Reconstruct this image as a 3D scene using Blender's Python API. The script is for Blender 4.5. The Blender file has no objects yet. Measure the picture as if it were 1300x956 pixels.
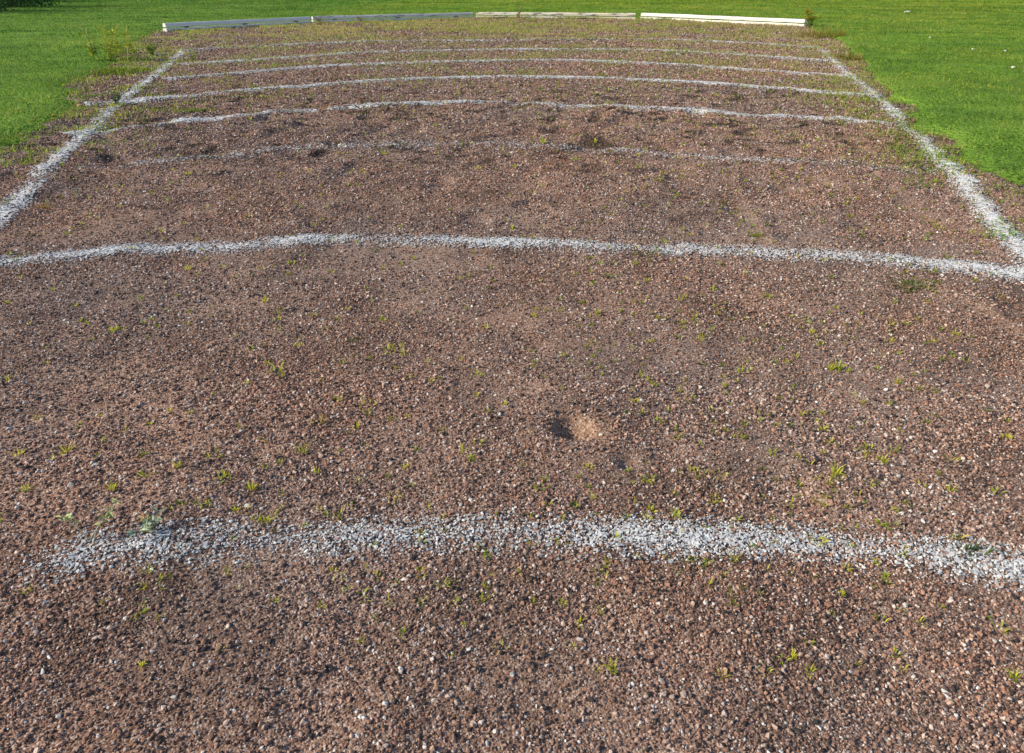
import bpy, math, random
import numpy as np
random.seed(7); rng = np.random.default_rng(11)
sc = bpy.context.scene
COL = sc.collection
R = math.radians

# ------------------------------------------------------------------ noise and relief
def _hash(i, j, s):
    h = (i * 374761393 + j * 668265263 + s * 974634777) & 0xFFFFFFFF
    h = ((h ^ (h >> 13)) * 1274126177) & 0xFFFFFFFF
    h = ((h ^ (h >> 16)) * 2246822519) & 0xFFFFFFFF
    return ((h ^ (h >> 15)) & 0xFFFFFF) / float(0xFFFFFF)
def vn(x, y, scale, s=0):
    """value noise in -1..1, feature size = scale metres"""
    a = 0.7 + 1.13 * s
    x, y = np.asarray(x, float), np.asarray(y, float)
    u = (x * math.cos(a) - y * math.sin(a)) / scale + 31.7 * s
    v = (x * math.sin(a) + y * math.cos(a)) / scale - 17.3 * s
    i, j = np.floor(u).astype(np.int64), np.floor(v).astype(np.int64)
    f, g = u - i, v - j
    f, g = f * f * f * (f * (f * 6 - 15) + 10), g * g * g * (g * (g * 6 - 15) + 10)
    n = (_hash(i, j, s) * (1 - f) + _hash(i + 1, j, s) * f) * (1 - g) + (_hash(i, j + 1, s) * (1 - f) + _hash(i + 1, j + 1, s) * f) * g
    return n * 2 - 1
def fbm(x, y, scale, s=0, o=3):
    t, a, w = 0, 1.0, 0
    for k in range(o):
        t = t + a * vn(x, y, scale / 2 ** k, s + k); w += a; a *= .55
    return t / w
def ss(a, b, x):
    t = np.clip((np.asarray(x, float) - a) / (b - a), 0, 1); return t * t * (3 - 2 * t)

# chalk line centrelines on the ground (metres; the thrower's circle lies behind the camera)
ARC = {
7:[(-5.818,13.528),(-5.363,14.194),(-3.502,15.733),(-1.8,16.05),(-0.066,16.169),(1.021,16.5),(2.315,16.5),(3.543,16.237),(4.272,15.84),(5.139,15.022),(5.732,14.281)],
6:[(-4.952,11.262),(-4.495,11.607),(-4.059,11.973),(-3.002,13.0),(-2.33,13.45),(-0.706,13.75),(0.231,14.0),(1.6,13.95),(2.982,13.576),(4.099,12.663),(4.928,11.788)],
5:[(-4.396,9.46),(-3.817,10.056),(-3.246,10.627),(-2.576,11.2),(-1.095,11.727),(0.199,11.973),(0.943,11.95),(2.494,11.262),(3.164,10.728),(3.834,10.193),(4.386,9.836)],
4:[(-4.3,7.45),(-3.973,7.677),(-3.678,8.016),(-3.251,8.384),(-2.728,8.716),(-2.115,9.149),(-1.18,9.6),(-0.277,9.792),(0.844,9.707),(2.08,9.302),(2.771,8.892),(3.417,8.449),(3.927,8.135)],
3:[(-3.585,5.825),(-3.312,6.169),(-3.136,6.279),(-2.937,6.552),(-2.574,6.803),(-2.337,6.981),(-2.076,7.12),(-1.715,7.314),(-1.065,7.465),(-0.536,7.547),(-0.138,7.603),(0.477,7.5),(0.869,7.414),(1.63,7.167),(2.041,6.95),(2.631,6.76),(2.981,6.64),(3.34,6.41)],
2:[(-2.9,4.75),(-2.3,5.03),(-1.893,5.233),(-1.677,5.342),(-1.293,5.456),(-0.541,5.515),(-0.024,5.515),(0.389,5.42),(0.939,5.26),(1.2,5.15),(1.551,5.0),(2.063,4.88),(2.839,4.65)],
1:[(-2.5,2.83),(-2.248,2.934),(-2.056,2.983),(-1.866,3.045),(-1.724,3.097),(-1.341,3.141),(-1.104,3.219),(-0.831,3.275),(-0.311,3.235),(0.063,3.212),(0.249,3.19),(0.432,3.155),(0.793,3.14),(1.086,3.097),(1.583,2.993),(1.876,2.886),(2.22,2.77)],
0:[(-1.2,1.075),(-0.997,1.13),(-0.865,1.158),(-0.748,1.168),(-0.597,1.175),(-0.386,1.187),(-0.192,1.2),(-0.007,1.202),(0.242,1.197),(0.373,1.19),(0.619,1.183),(0.822,1.16),(0.961,1.137),(1.058,1.103),(1.25,1.03),(1.5,.9)]}
SIDE_R = [(5.675,14.121),(4.445,9.929),(3.919,7.987),(3.413,6.332),(3.068,5.214),(2.875,4.589),(2.613,3.86),(2.419,3.313),(2.28,2.93),(1.95,2.0),(1.65,1.2)]
SIDE_L = [(-5.9,13.75),(-4.813,10.24),(-4.35,8.648),(-3.928,7.264),(-3.522,6.027),(-3.275,5.315),(-3.095,4.764),(-2.938,4.344),(-2.824,3.989),(-2.707,3.666),(-2.4,2.75),(-1.95,1.5)]
BEAMS = [((-8.647,19.372),(-5.966,23.156)),((-6.01,23.515),(-1.313,26.495)),((-1.246,26.791),(4.075,25.744)),((4.295,26.105),(8.078,21.482))]

def resample(P, step):
    P = np.array(P, float)
    out = []
    for k in range(len(P) - 1):
        p0, p1, p2, p3 = P[max(k - 1, 0)], P[k], P[k + 1], P[min(k + 2, len(P) - 1)]
        n = max(2, int(np.linalg.norm(p2 - p1) / step))
        t = (np.arange(n) / n)[:, None]
        out.append(.5 * (2 * p1 + (p2 - p0) * t + (2 * p0 - 5 * p1 + 4 * p2 - p3) * t ** 2 + (3 * p1 - p0 - 3 * p2 + p3) * t ** 3))
    out.append(P[-1:]); return np.concatenate(out)

# edges of the gravel
EL = np.array([(-3.6,-6),(-3.4,0),(-3.45,3.6),(-3.6,4.6),(-3.781,5.315),(-4.021,6.097),(-4.156,6.675),(-4.3,7.12),(-4.75,8.075),(-5.25,9),(-5.732,10.527),(-6.106,11.607),(-6.6,13.0),(-7.1,14.194),(-7.9,16.63),(-8.6,18.756),(-8.9,20),(-9.2,30)])
ER = np.array([(2.7,-6),(2.6,0),(2.85,3),(2.98,4.143),(3.084,4.547),(3.139,5.051),(3.235,5.605),(3.482,6.472),(4.021,7.9),(4.589,9.624),(5.056,11.042),(5.674,12.92),(6.563,15.523),(7.357,18.756),(7.9,20.731),(8.6,22),(9,30)])
EB = np.array([(-20,17),(-8.7,19.45),(-5.98,23.4),(-1.28,26.7),(4.1,25.95),(8.1,21.55),(20,16)])
def sd_raw(x, y):
    return np.minimum(np.minimum(x - np.interp(y, EL[:, 1], EL[:, 0]), np.interp(y, ER[:, 1], ER[:, 0]) - x), (np.interp(x, EB[:, 0], EB[:, 1]) - y) * .8)
def sd(x, y):
    """metres inside the gravel edge (ragged), negative on the lawn"""
    return sd_raw(x, y) + .26 * fbm(x, y, .9, 3) + .08 * vn(x, y, .16, 8)
DENT = (.17, 1.642)
RIDGES = [((1.40,4.5),(1.33,3.9),.016,.05),((1.33,3.9),(1.25,3.25),.016,.045),((1.72,2.66),(1.80,2.45),.013,.04),((1.80,2.45),(1.83,2.2),.013,.04),((-1.9,6.3),(-2.05,5.7),.04,.08),((1.0,7.0),(.7,6.2),.03,.08)]
def seg_dist(x, y, a, b):
    ax, ay = a; dx, dy = b[0] - ax, b[1] - ay
    t = np.clip(((x - ax) * dx + (y - ay) * dy) / (dx * dx + dy * dy), 0, 1)
    return np.hypot(x - ax - t * dx, y - ay - t * dy)
_lines_fine = [(np.concatenate([resample(ARC[k], .25)]), {0: .003, 1: .007, 2: .002, 3: .010, 4: .014, 5: .016, 6: .018, 7: .02}[k], {0: .07, 1: .08, 2: .08, 3: .09, 4: .10, 5: .12, 6: .13, 7: .14}[k]) for k in ARC]
_lines_fine += [(resample(SIDE_R, .3), .010, .09), (resample(SIDE_L, .3), .008, .09)]
def H(x, y):
    x, y = np.asarray(x, float), np.asarray(y, float)
    far = ss(2.5, 4.5, y) * (1 - ss(7, 9.5, y))
    amp = 1 - .68 * ss(6, 10, y)
    z = amp * (.016 * fbm(x, y, 1.5, 1, 2) + .010 * vn(x, y, .42, 21) + .0042 * vn(x, y, .13, 33)) + .0013 * vn(x, y, .035, 36)
    z = z + far * (.013 * vn(x, y, .25, 41) - .062 * np.maximum(0, vn(x, y, .30, 44) - .45) - .07 * np.maximum(0, vn(x, y, .2, 46) - .5))
    z = z - .020 * np.maximum(0, vn(x, y, .22, 52) - .55) * (1 - far)
    for a, b, h, w in RIDGES:
        z = z + h * np.exp(-(seg_dist(x, y, a, b) / w) ** 2)
    for P, h, w in _lines_fine:
        m = (x > P[:, 0].min() - .4) & (x < P[:, 0].max() + .4) & (y > P[:, 1].min() - .4) & (y < P[:, 1].max() + .4)
        if m.any():
            xs, ys = x[m], y[m]; d = np.full(xs.shape, 9.)
            for i in range(len(P) - 1):
                mm = (np.abs(xs - P[i, 0]) < .9) & (np.abs(ys - P[i, 1]) < .9)
                if mm.any(): d[mm] = np.minimum(d[mm], seg_dist(xs[mm], ys[mm], P[i], P[i + 1]))
            zz = np.zeros_like(z); zz[m] = h * np.exp(-(d / w) ** 2); z = z + zz
    r = np.hypot(x - DENT[0], y - DENT[1])
    z = z - .029 * np.clip(1 - (r * (1 + .12 * vn(x, y, .04, 57)) / .066) ** 2, 0, 1) - .004 * np.exp(-((x - DENT[0] + .004) ** 2 + (y - DENT[1] + .004) ** 2) / .018 ** 2) + .009 * np.exp(-((r - .115) / .045) ** 2)
    z = z - .022 * np.exp(-(np.hypot(x - .299, y - 1.48) / .028) ** 2)
    return z
def HL(x, y):
    return .03 + .02 * fbm(x, y, 2.2, 61, 2) + .006 * vn(x, y, .3, 63)
def Z(x, y):
    """height of the visible ground"""
    x, y = np.atleast_1d(np.asarray(x, float)), np.atleast_1d(np.asarray(y, float))
    s = sd(x, y); k = ss(.05, -.15, s) if False else 1 - ss(-.15, .05, s)
    return np.maximum(H(x, y) - .06 * (1 - ss(-.3, 0, s)), -.08 + k * (.08 + HL(x, y)))

# ------------------------------------------------------------------ object helpers
def tag(o, label=None, cat=None, group=None, kind=None):
    if label: o['label'] = label
    if cat: o['category'] = cat
    if group: o['group'] = group
    if kind: o['kind'] = kind
    return o
def empty(name, loc, rz=0, label=None, cat=None, group=None):
    o = bpy.data.objects.new(name, None); COL.objects.link(o); o.location = loc; o.rotation_euler = (0, 0, rz); o.empty_display_size = .05
    return tag(o, label, cat, group)
def np_mesh(name, V, F, col=None, flat=True, mats=(), mi=None):
    """V n x 3, F m x 3 or m x 4, col n x 3 stored as point colour 'tint'"""
    me = bpy.data.meshes.new(name); V = np.ascontiguousarray(V, np.float32); F = np.ascontiguousarray(F, np.int32)
    me.vertices.add(len(V)); me.vertices.foreach_set('co', V.ravel())
    k = F.shape[1]; me.loops.add(F.size); me.loops.foreach_set('vertex_index', F.ravel())
    me.polygons.add(len(F)); me.polygons.foreach_set('loop_start', np.arange(0, F.size, k, dtype=np.int32))
    for m in mats: me.materials.append(m)
    if mi is not None: me.polygons.foreach_set('material_index', np.ascontiguousarray(mi, np.int32))
    if col is not None:
        a = me.color_attributes.new('tint', 'FLOAT_COLOR', 'POINT')
        a.data.foreach_set('color', np.concatenate([col, np.ones((len(V), 1))], 1).astype(np.float32).ravel())
    me.update(calc_edges=True); me.validate()
    if flat: me.shade_flat()
    return me
def add(name, me, parent=None):
    o = bpy.data.objects.new(name, me); COL.objects.link(o); o.parent = parent; return o

# ------------------------------------------------------------------ materials
def mat(name):
    m = bpy.data.materials.new(name); m.use_nodes = True; nt = m.node_tree
    return m, nt, nt.nodes['Principled BSDF']
def N(nt, t, **kw):
    n = nt.nodes.new(t)
    for k, v in kw.items():
        if k.startswith('i_'): n.inputs[k[2:].replace('_', ' ')].default_value = v
        else: setattr(n, k, v)
    return n
def ramp(nt, src, stops):
    r = nt.nodes.new('ShaderNodeValToRGB'); e = r.color_ramp.elements
    while len(e) < len(stops): e.new(.5)
    for k, (p, c) in enumerate(stops): e[k].position = p; e[k].color = (*c, 1)
    nt.links.new(src, r.inputs[0]); return r
def mix(nt, a, b, f, mode='MIX'):
    m = nt.nodes.new('ShaderNodeMix'); m.data_type = 'RGBA'; m.blend_type = mode
    for sock, v in ((0, f), (6, a), (7, b)):
        if hasattr(v, 'links'): nt.links.new(v, m.inputs[sock])
        elif isinstance(v, tuple): m.inputs[sock].default_value = (*v, 1)
        else: m.inputs[sock].default_value = v
    return m.outputs[2]
def tint_mat(name, rough=.8, spec=.25, vary=.25, scale=150, transl=0):
    m, nt, b = mat(name); at = N(nt, 'ShaderNodeAttribute', attribute_name='tint')
    b.inputs['Roughness'].default_value = rough; b.inputs['Specular IOR Level'].default_value = spec
    n = N(nt, 'ShaderNodeTexNoise', i_Scale=scale, i_Detail=2.0)
    tc = N(nt, 'ShaderNodeTexCoord'); nt.links.new(tc.outputs['Object'], n.inputs['Vector'])
    r = ramp(nt, n.outputs['Fac'], [(.3, (1 - vary,) * 3), (.7, (1 + 0 * vary,) * 3)])
    c = mix(nt, at.outputs['Color'], r.outputs['Color'], 1.0, 'MULTIPLY')
    nt.links.new(c, b.inputs['Base Color'])
    if transl:
        tr = N(nt, 'ShaderNodeBsdfTranslucent'); nt.links.new(c, tr.inputs['Color'])
        ms = N(nt, 'ShaderNodeMixShader'); ms.inputs[0].default_value = transl
        nt.links.new(b.outputs[0], ms.inputs[1]); nt.links.new(tr.outputs[0], ms.inputs[2])
        nt.links.new(ms.outputs[0], nt.nodes['Material Output'].inputs['Surface'])
    return m
STONE = tint_mat('crushed_stone', .78, .3, .35, 260)
BLADE = tint_mat('grass_blade', .6, .25, .15, 40, .5)
LEAF = tint_mat('leaf', .55, .3, .3, 60, .2)
CHALK = tint_mat('chalk', .9, .15, .3, 90)

# soil under the stones: red-brown fines, damp dark patches, painted footprint shade, speckle of grit
SOIL, nt, b = mat('red_gravel_soil')
tc = N(nt, 'ShaderNodeTexCoord'); P = tc.outputs['Object']
n1 = N(nt, 'ShaderNodeTexNoise', i_Scale=1.7, i_Detail=6.0, i_Roughness=.62); nt.links.new(P, n1.inputs['Vector'])
n2 = N(nt, 'ShaderNodeTexNoise', i_Scale=9.0, i_Detail=5.0, i_Roughness=.65); nt.links.new(P, n2.inputs['Vector'])
c1 = ramp(nt, n1.outputs['Fac'], [(.30, (.27, .17, .125)), (.5, (.36, .225, .155)), (.68, (.43, .275, .18))])
c2 = ramp(nt, n2.outputs['Fac'], [(.28, (.5, .5, .55)), (.5, (1, 1, 1)), (.75, (1.35, 1.25, 1.15))])
base = mix(nt, c1.outputs['Color'], c2.outputs['Color'], .8, 'MULTIPLY')
vo = N(nt, 'ShaderNodeTexVoronoi', i_Scale=240.0); nt.links.new(P, vo.inputs['Vector'])
sp = N(nt, 'ShaderNodeSeparateColor'); nt.links.new(vo.outputs['Color'], sp.inputs[0])
grit = ramp(nt, sp.outputs[0], [(0, (.04, .033, .03)), (.35, (.22, .13, .10)), (.7, (.38, .26, .20)), (.93, (.60, .52, .46)), (1, (.78, .74, .7))])
base = mix(nt, base, grit.outputs['Color'], .55)
at = N(nt, 'ShaderNodeAttribute', attribute_name='tint')
base = mix(nt, base, at.outputs['Color'], 1.0, 'MULTIPLY')
nt.links.new(base, b.inputs['Base Color']); b.inputs['Roughness'].default_value = .92; b.inputs['Specular IOR Level'].default_value = .2
bu = N(nt, 'ShaderNodeBump', i_Strength=.5, i_Distance=.004); bu.invert = True; nt.links.new(vo.outputs['Distance'], bu.inputs['Height'])
bu2 = N(nt, 'ShaderNodeBump', i_Strength=.5, i_Distance=.02); nt.links.new(n2.outputs['Fac'], bu2.inputs['Height']); nt.links.new(bu.outputs[0], bu2.inputs['Normal'])
nt.links.new(bu2.outputs[0], b.inputs['Normal'])

TURF, nt, b = mat('lawn_soil')
tc = N(nt, 'ShaderNodeTexCoord'); P = tc.outputs['Object']
n1 = N(nt, 'ShaderNodeTexNoise', i_Scale=.8, i_Detail=8.0, i_Roughness=.7); nt.links.new(P, n1.inputs['Vector'])
c1 = ramp(nt, n1.outputs['Fac'], [(.3, (.10, .20, .03)), (.55, (.19, .34, .045)), (.75, (.28, .40, .06))])
nt.links.new(c1.outputs['Color'], b.inputs['Base Color']); b.inputs['Roughness'].default_value = .95; b.inputs['Specular IOR Level'].default_value = .1
n2 = N(nt, 'ShaderNodeTexNoise', i_Scale=30.0, i_Detail=4.0); nt.links.new(P, n2.inputs['Vector'])
bu = N(nt, 'ShaderNodeBump', i_Strength=.9, i_Distance=.05); nt.links.new(n2.outputs['Fac'], bu.inputs['Height']); nt.links.new(bu.outputs[0], b.inputs['Normal'])

def painted_wood(name, wear, dirt):
    m, nt, b = mat(name); tc = N(nt, 'ShaderNodeTexCoord'); mp = N(nt, 'ShaderNodeMapping'); mp.inputs['Scale'].default_value = (1.2, 9, 9)
    nt.links.new(tc.outputs['Object'], mp.inputs['Vector'])
    n1 = N(nt, 'ShaderNodeTexNoise', i_Scale=2.2, i_Detail=8.0, i_Roughness=.72); nt.links.new(mp.outputs[0], n1.inputs['Vector'])
    wood = N(nt, 'ShaderNodeTexNoise', i_Scale=7.0, i_Detail=4.0); nt.links.new(mp.outputs[0], wood.inputs['Vector'])
    cw = ramp(nt, wood.outputs['Fac'], [(.3, (.10, .085, .075)), (.7, (.24, .20, .17))])
    pn = N(nt, 'ShaderNodeTexNoise', i_Scale=1.5, i_Detail=5.0); nt.links.new(tc.outputs['Object'], pn.inputs['Vector'])
    cp = ramp(nt, pn.outputs['Fac'], [(.3, tuple(.78 * k for k in dirt)), (.65, (.82, .81, .78))])
    f = ramp(nt, n1.outputs['Fac'], [(wear - .03, (1, 1, 1)), (wear + .03, (0, 0, 0))])
    nt.links.new(mix(nt, cp.outputs['Color'], cw.outputs['Color'], f.outputs['Color']), b.inputs['Base Color'])
    b.inputs['Roughness'].default_value = .75; b.inputs['Specular IOR Level'].default_value = .25
    bu = N(nt, 'ShaderNodeBump', i_Strength=.4, i_Distance=.006); nt.links.new(n1.outputs['Fac'], bu.inputs['Height']); nt.links.new(bu.outputs[0], b.inputs['Normal'])
    return m
def plain(name, c, rough=.6):
    m, nt, b = mat(name); n = N(nt, 'ShaderNodeTexNoise', i_Scale=60.0, i_Detail=3.0)
    tc = N(nt, 'ShaderNodeTexCoord'); nt.links.new(tc.outputs['Object'], n.inputs['Vector'])
    r = ramp(nt, n.outputs['Fac'], [(.3, tuple(.75 * k for k in c)), (.7, c)]); nt.links.new(r.outputs['Color'], b.inputs['Base Color'])
    b.inputs['Roughness'].default_value = rough; return m
M_STEM = plain('stem', (.20, .24, .06)); M_DRYSTEM = plain('dry_stem', (.45, .36, .20)); M_YELLOW = plain('yellow_petal', (.80, .58, .02))
M_WHITE = plain('white_cap', (.80, .78, .72)); M_PAPER = plain('paper', (.82, .82, .80)); M_BARK = plain('bark', (.10, .07, .05), .9)

# ------------------------------------------------------------------ the ground
ys = [-2.0]
while ys[-1] < 28.5: ys.append(ys[-1] + (.06 if ys[-1] < .3 else max(.007, .0042 * ys[-1])))
ys = np.array(ys); NX = 620
t = np.linspace(-1, 1, NX)
gy = np.repeat(ys[:, None], NX, 1); gx = t[None, :] * (1.0 * np.abs(gy) + 1.9)
S = sd(gx.ravel(), gy.ravel()).reshape(gx.shape)
gz = (H(gx.ravel(), gy.ravel()) - .06 * (1 - ss(-.3, 0, S.ravel()))).reshape(gx.shape)
idx = np.arange(gx.size).reshape(gx.shape)
F = np.stack([idx[:-1, :-1], idx[:-1, 1:], idx[1:, 1:], idx[1:, :-1]], -1)
keep = S[:-1, :-1] > -.5
F = F[keep]; used = np.unique(F); rm = np.full(gx.size, -1); rm[used] = np.arange(len(used)); F = rm[F]
V = np.stack([gx.ravel(), gy.ravel(), gz.ravel()], 1)[used]
damp_shade = np.clip(1 - .5 * np.maximum(0, fbm(V[:, 0], V[:, 1], .5, 71)) - .45 * np.maximum(0, vn(V[:, 0], V[:, 1], .16, 75) - .1), .25, 1.2)
warm = fbm(V[:, 0], V[:, 1], 1.3, 78)
band = ss(4.2, 5.2, V[:, 1]) * (1 - ss(8.5, 10, V[:, 1])); damp_shade = damp_shade * (1 - .6 * band * ss(.38, .7, vn(V[:, 0], V[:, 1], .10, 76)))  # small spots in this band paint footprint shade into the soil colour
gc = np.stack([damp_shade * (1.02 + .18 * warm), damp_shade * (1 + .03 * warm), damp_shade * (1.02 - .1 * warm)], 1)
rr = np.hypot(V[:, 0] - DENT[0], V[:, 1] - DENT[1])
k = (ss(.13, .05, rr) if False else 1 - ss(.05, .11, rr))[:, None]
gc = gc * (1 - k) + np.array([1.0, .96, .92]) * k
bed = add('gravel_ground', np_mesh('gravel_ground', V, F, gc, flat=False, mats=[SOIL])); tag(bed, kind='structure')

def axis(lo, hi, c0, c1, fine, coarse):
    a = [lo]
    while a[-1] < hi: a.append(a[-1] + (fine if c0 <= a[-1] <= c1 else coarse))
    return np.array(a)
# lawn: one sheet that reaches the horizon
ax = np.concatenate([[-900, -500, -250, -120, -70], axis(-45, 45, -10, 10, .16, 1.), [70, 120, 250, 500, 900]])
ay = np.concatenate([[-900, -400, -150, -60, -20], axis(-8, 30, -2, 28, .16, 1.), [36, 45, 60, 90, 150, 300, 900]])
X, Y = np.meshgrid(ax, ay); x, y = X.ravel(), Y.ravel()
s = sd(x, y); k = 1 - ss(-.15, .05, s); z = -.08 + k * (.08 + HL(x, y))
idx = np.arange(X.size).reshape(X.shape)
F = np.stack([idx[:-1, :-1], idx[:-1, 1:], idx[1:, 1:], idx[1:, :-1]], -1).reshape(-1, 4)
lawn = add('lawn', np_mesh('lawn', np.stack([x, y, z], 1), F, flat=False, mats=[TURF])); tag(lawn, kind='structure')

# ------------------------------------------------------------------ stones
PHI = (1 + 5 ** .5) / 2
ICO_V = np.array([(-1,PHI,0),(1,PHI,0),(-1,-PHI,0),(1,-PHI,0),(0,-1,PHI),(0,1,PHI),(0,-1,-PHI),(0,1,-PHI),(PHI,0,-1),(PHI,0,1),(-PHI,0,-1),(-PHI,0,1)]) / 1.902
ICO_F = np.array([(0,11,5),(0,5,1),(0,1,7),(0,7,10),(0,10,11),(1,5,9),(5,11,4),(11,10,2),(10,7,6),(7,1,8),(3,9,4),(3,4,2),(3,2,6),(3,6,8),(3,8,9),(4,9,5),(2,4,11),(6,2,10),(8,6,7),(9,8,1)])
OCT_V = np.array([(1,0,0),(-1,0,0),(0,1,0),(0,-1,0),(0,0,1),(0,0,-1)], float)
OCT_F = np.array([(0,2,4),(2,1,4),(1,3,4),(3,0,4),(2,0,5),(1,2,5),(3,1,5),(0,3,5)])
def stones(x, y, z, size, col, ico):
    """angular broken stones as vertices, faces and colours"""
    n = len(x); BV, BF = (ICO_V, ICO_F) if ico else (OCT_V, OCT_F); m = len(BV)
    v = BV[None] * rng.uniform(.62, 1.25, (n, m, 1)) + rng.normal(0, .10, (n, m, 3))
    v = v * np.stack([rng.uniform(.9, 1.35, n), rng.uniform(.7, 1.05, n), rng.uniform(.5, .95, n)], 1)[:, None] * (size / 2)[:, None, None]
    a, b_, c = rng.uniform(0, 6.283, n), rng.normal(0, .5, n), rng.uniform(0, 6.283, n)
    def rot(v, i, j, t):
        w = v.copy(); C, S_ = np.cos(t)[:, None], np.sin(t)[:, None]
        w[..., i] = v[..., i] * C - v[..., j] * S_; w[..., j] = v[..., i] * S_ + v[..., j] * C; return w
    v = rot(rot(rot(v, 0, 1, a), 1, 2, b_), 0, 1, c)
    v += np.stack([x, y, z], 1)[:, None]
    f = BF[None] + (np.arange(n) * m)[:, None, None]
    return v.reshape(-1, 3), f.reshape(-1, 3), np.repeat(col, m, 0)
PAL = np.array([(.055,.045,.042),(.13,.092,.078),(.25,.155,.118),(.37,.21,.15),(.45,.28,.20),(.54,.38,.29),(.63,.50,.42),(.72,.64,.57),(.84,.80,.76)])
PAL = np.clip(PAL * np.array([1.06, 1.02, 1.04]), 0, .85)
PW = np.array([.14,.12,.15,.17,.15,.12,.08,.045,.025])
def stone_cols(x, y):
    n = len(x); q = fbm(x, y, .7, 91); c = PAL[rng.choice(len(PAL), n, p=PW / PW.sum())]
    c = c * rng.uniform(.8, 1.2, (n, 1)) * (1 - .25 * np.clip(fbm(x, y, .45, 71), 0, 1))[:, None] * (1 - .6 * ss(4.2, 5.2, y) * (1 - ss(8.5, 10, y)) * ss(.38, .7, vn(x, y, .10, 76)))[:, None]  # last factor paints the footprint shade onto the stones as well
    c[:, 0] *= 1 + .12 * q; c[:, 2] *= 1 - .10 * q
    return c
def size_at(y): return .0034 + .00098 * np.maximum(y, 0)
def cover(x, y):
    c = .72 + .55 * fbm(x, y, .55, 81) + .30 * vn(x, y, .14, 84)
    r = np.hypot(x - DENT[0], y - DENT[1])
    return np.clip(c, .22, 1) * (.22 + ss(.045, .075, r) * .4 + .38 * ss(.10, .18, r)) * (1 - .8 * np.exp(-(np.hypot(x - .3, y - 1.48) / .035) ** 2))
yy = np.linspace(.15, 27, 4000); dens = .95 / (.785 * size_at(yy) ** 2) * (1.9 * yy + 1.6) * np.where(yy > 18, .5, 1); cdf = np.cumsum(dens) * (yy[1] - yy[0])
NS = int(cdf[-1]); y = np.interp(rng.uniform(0, cdf[-1], NS), cdf, yy); x = rng.uniform(-1, 1, NS) * (.95 * y + .8)
s = sd(x, y); ok = (s > -.12) & (rng.uniform(0, 1, NS) < cover(x, y) * ss(-.12, .1, s)); x, y = x[ok], y[ok]
size = size_at(y) * np.clip(rng.lognormal(-.10, .44, len(x)), .4, 2.6); z = H(x, y) + size * .16; col = stone_cols(x, y)
near = y < 1.9
Va, Fa, Ca = stones(x[near], y[near], z[near], size[near], col[near], True)
Vb, Fb, Cb = stones(x[~near], y[~near], z[~near], size[~near], col[~near], False)
print('stones', len(x), near.sum())
gr = add('gravel', np_mesh('gravel', np.concatenate([Va, Vb]), np.concatenate([Fa, Fb + len(Va)]), np.concatenate([Ca, Cb]), mats=[STONE])); tag(gr, kind='stuff')

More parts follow.
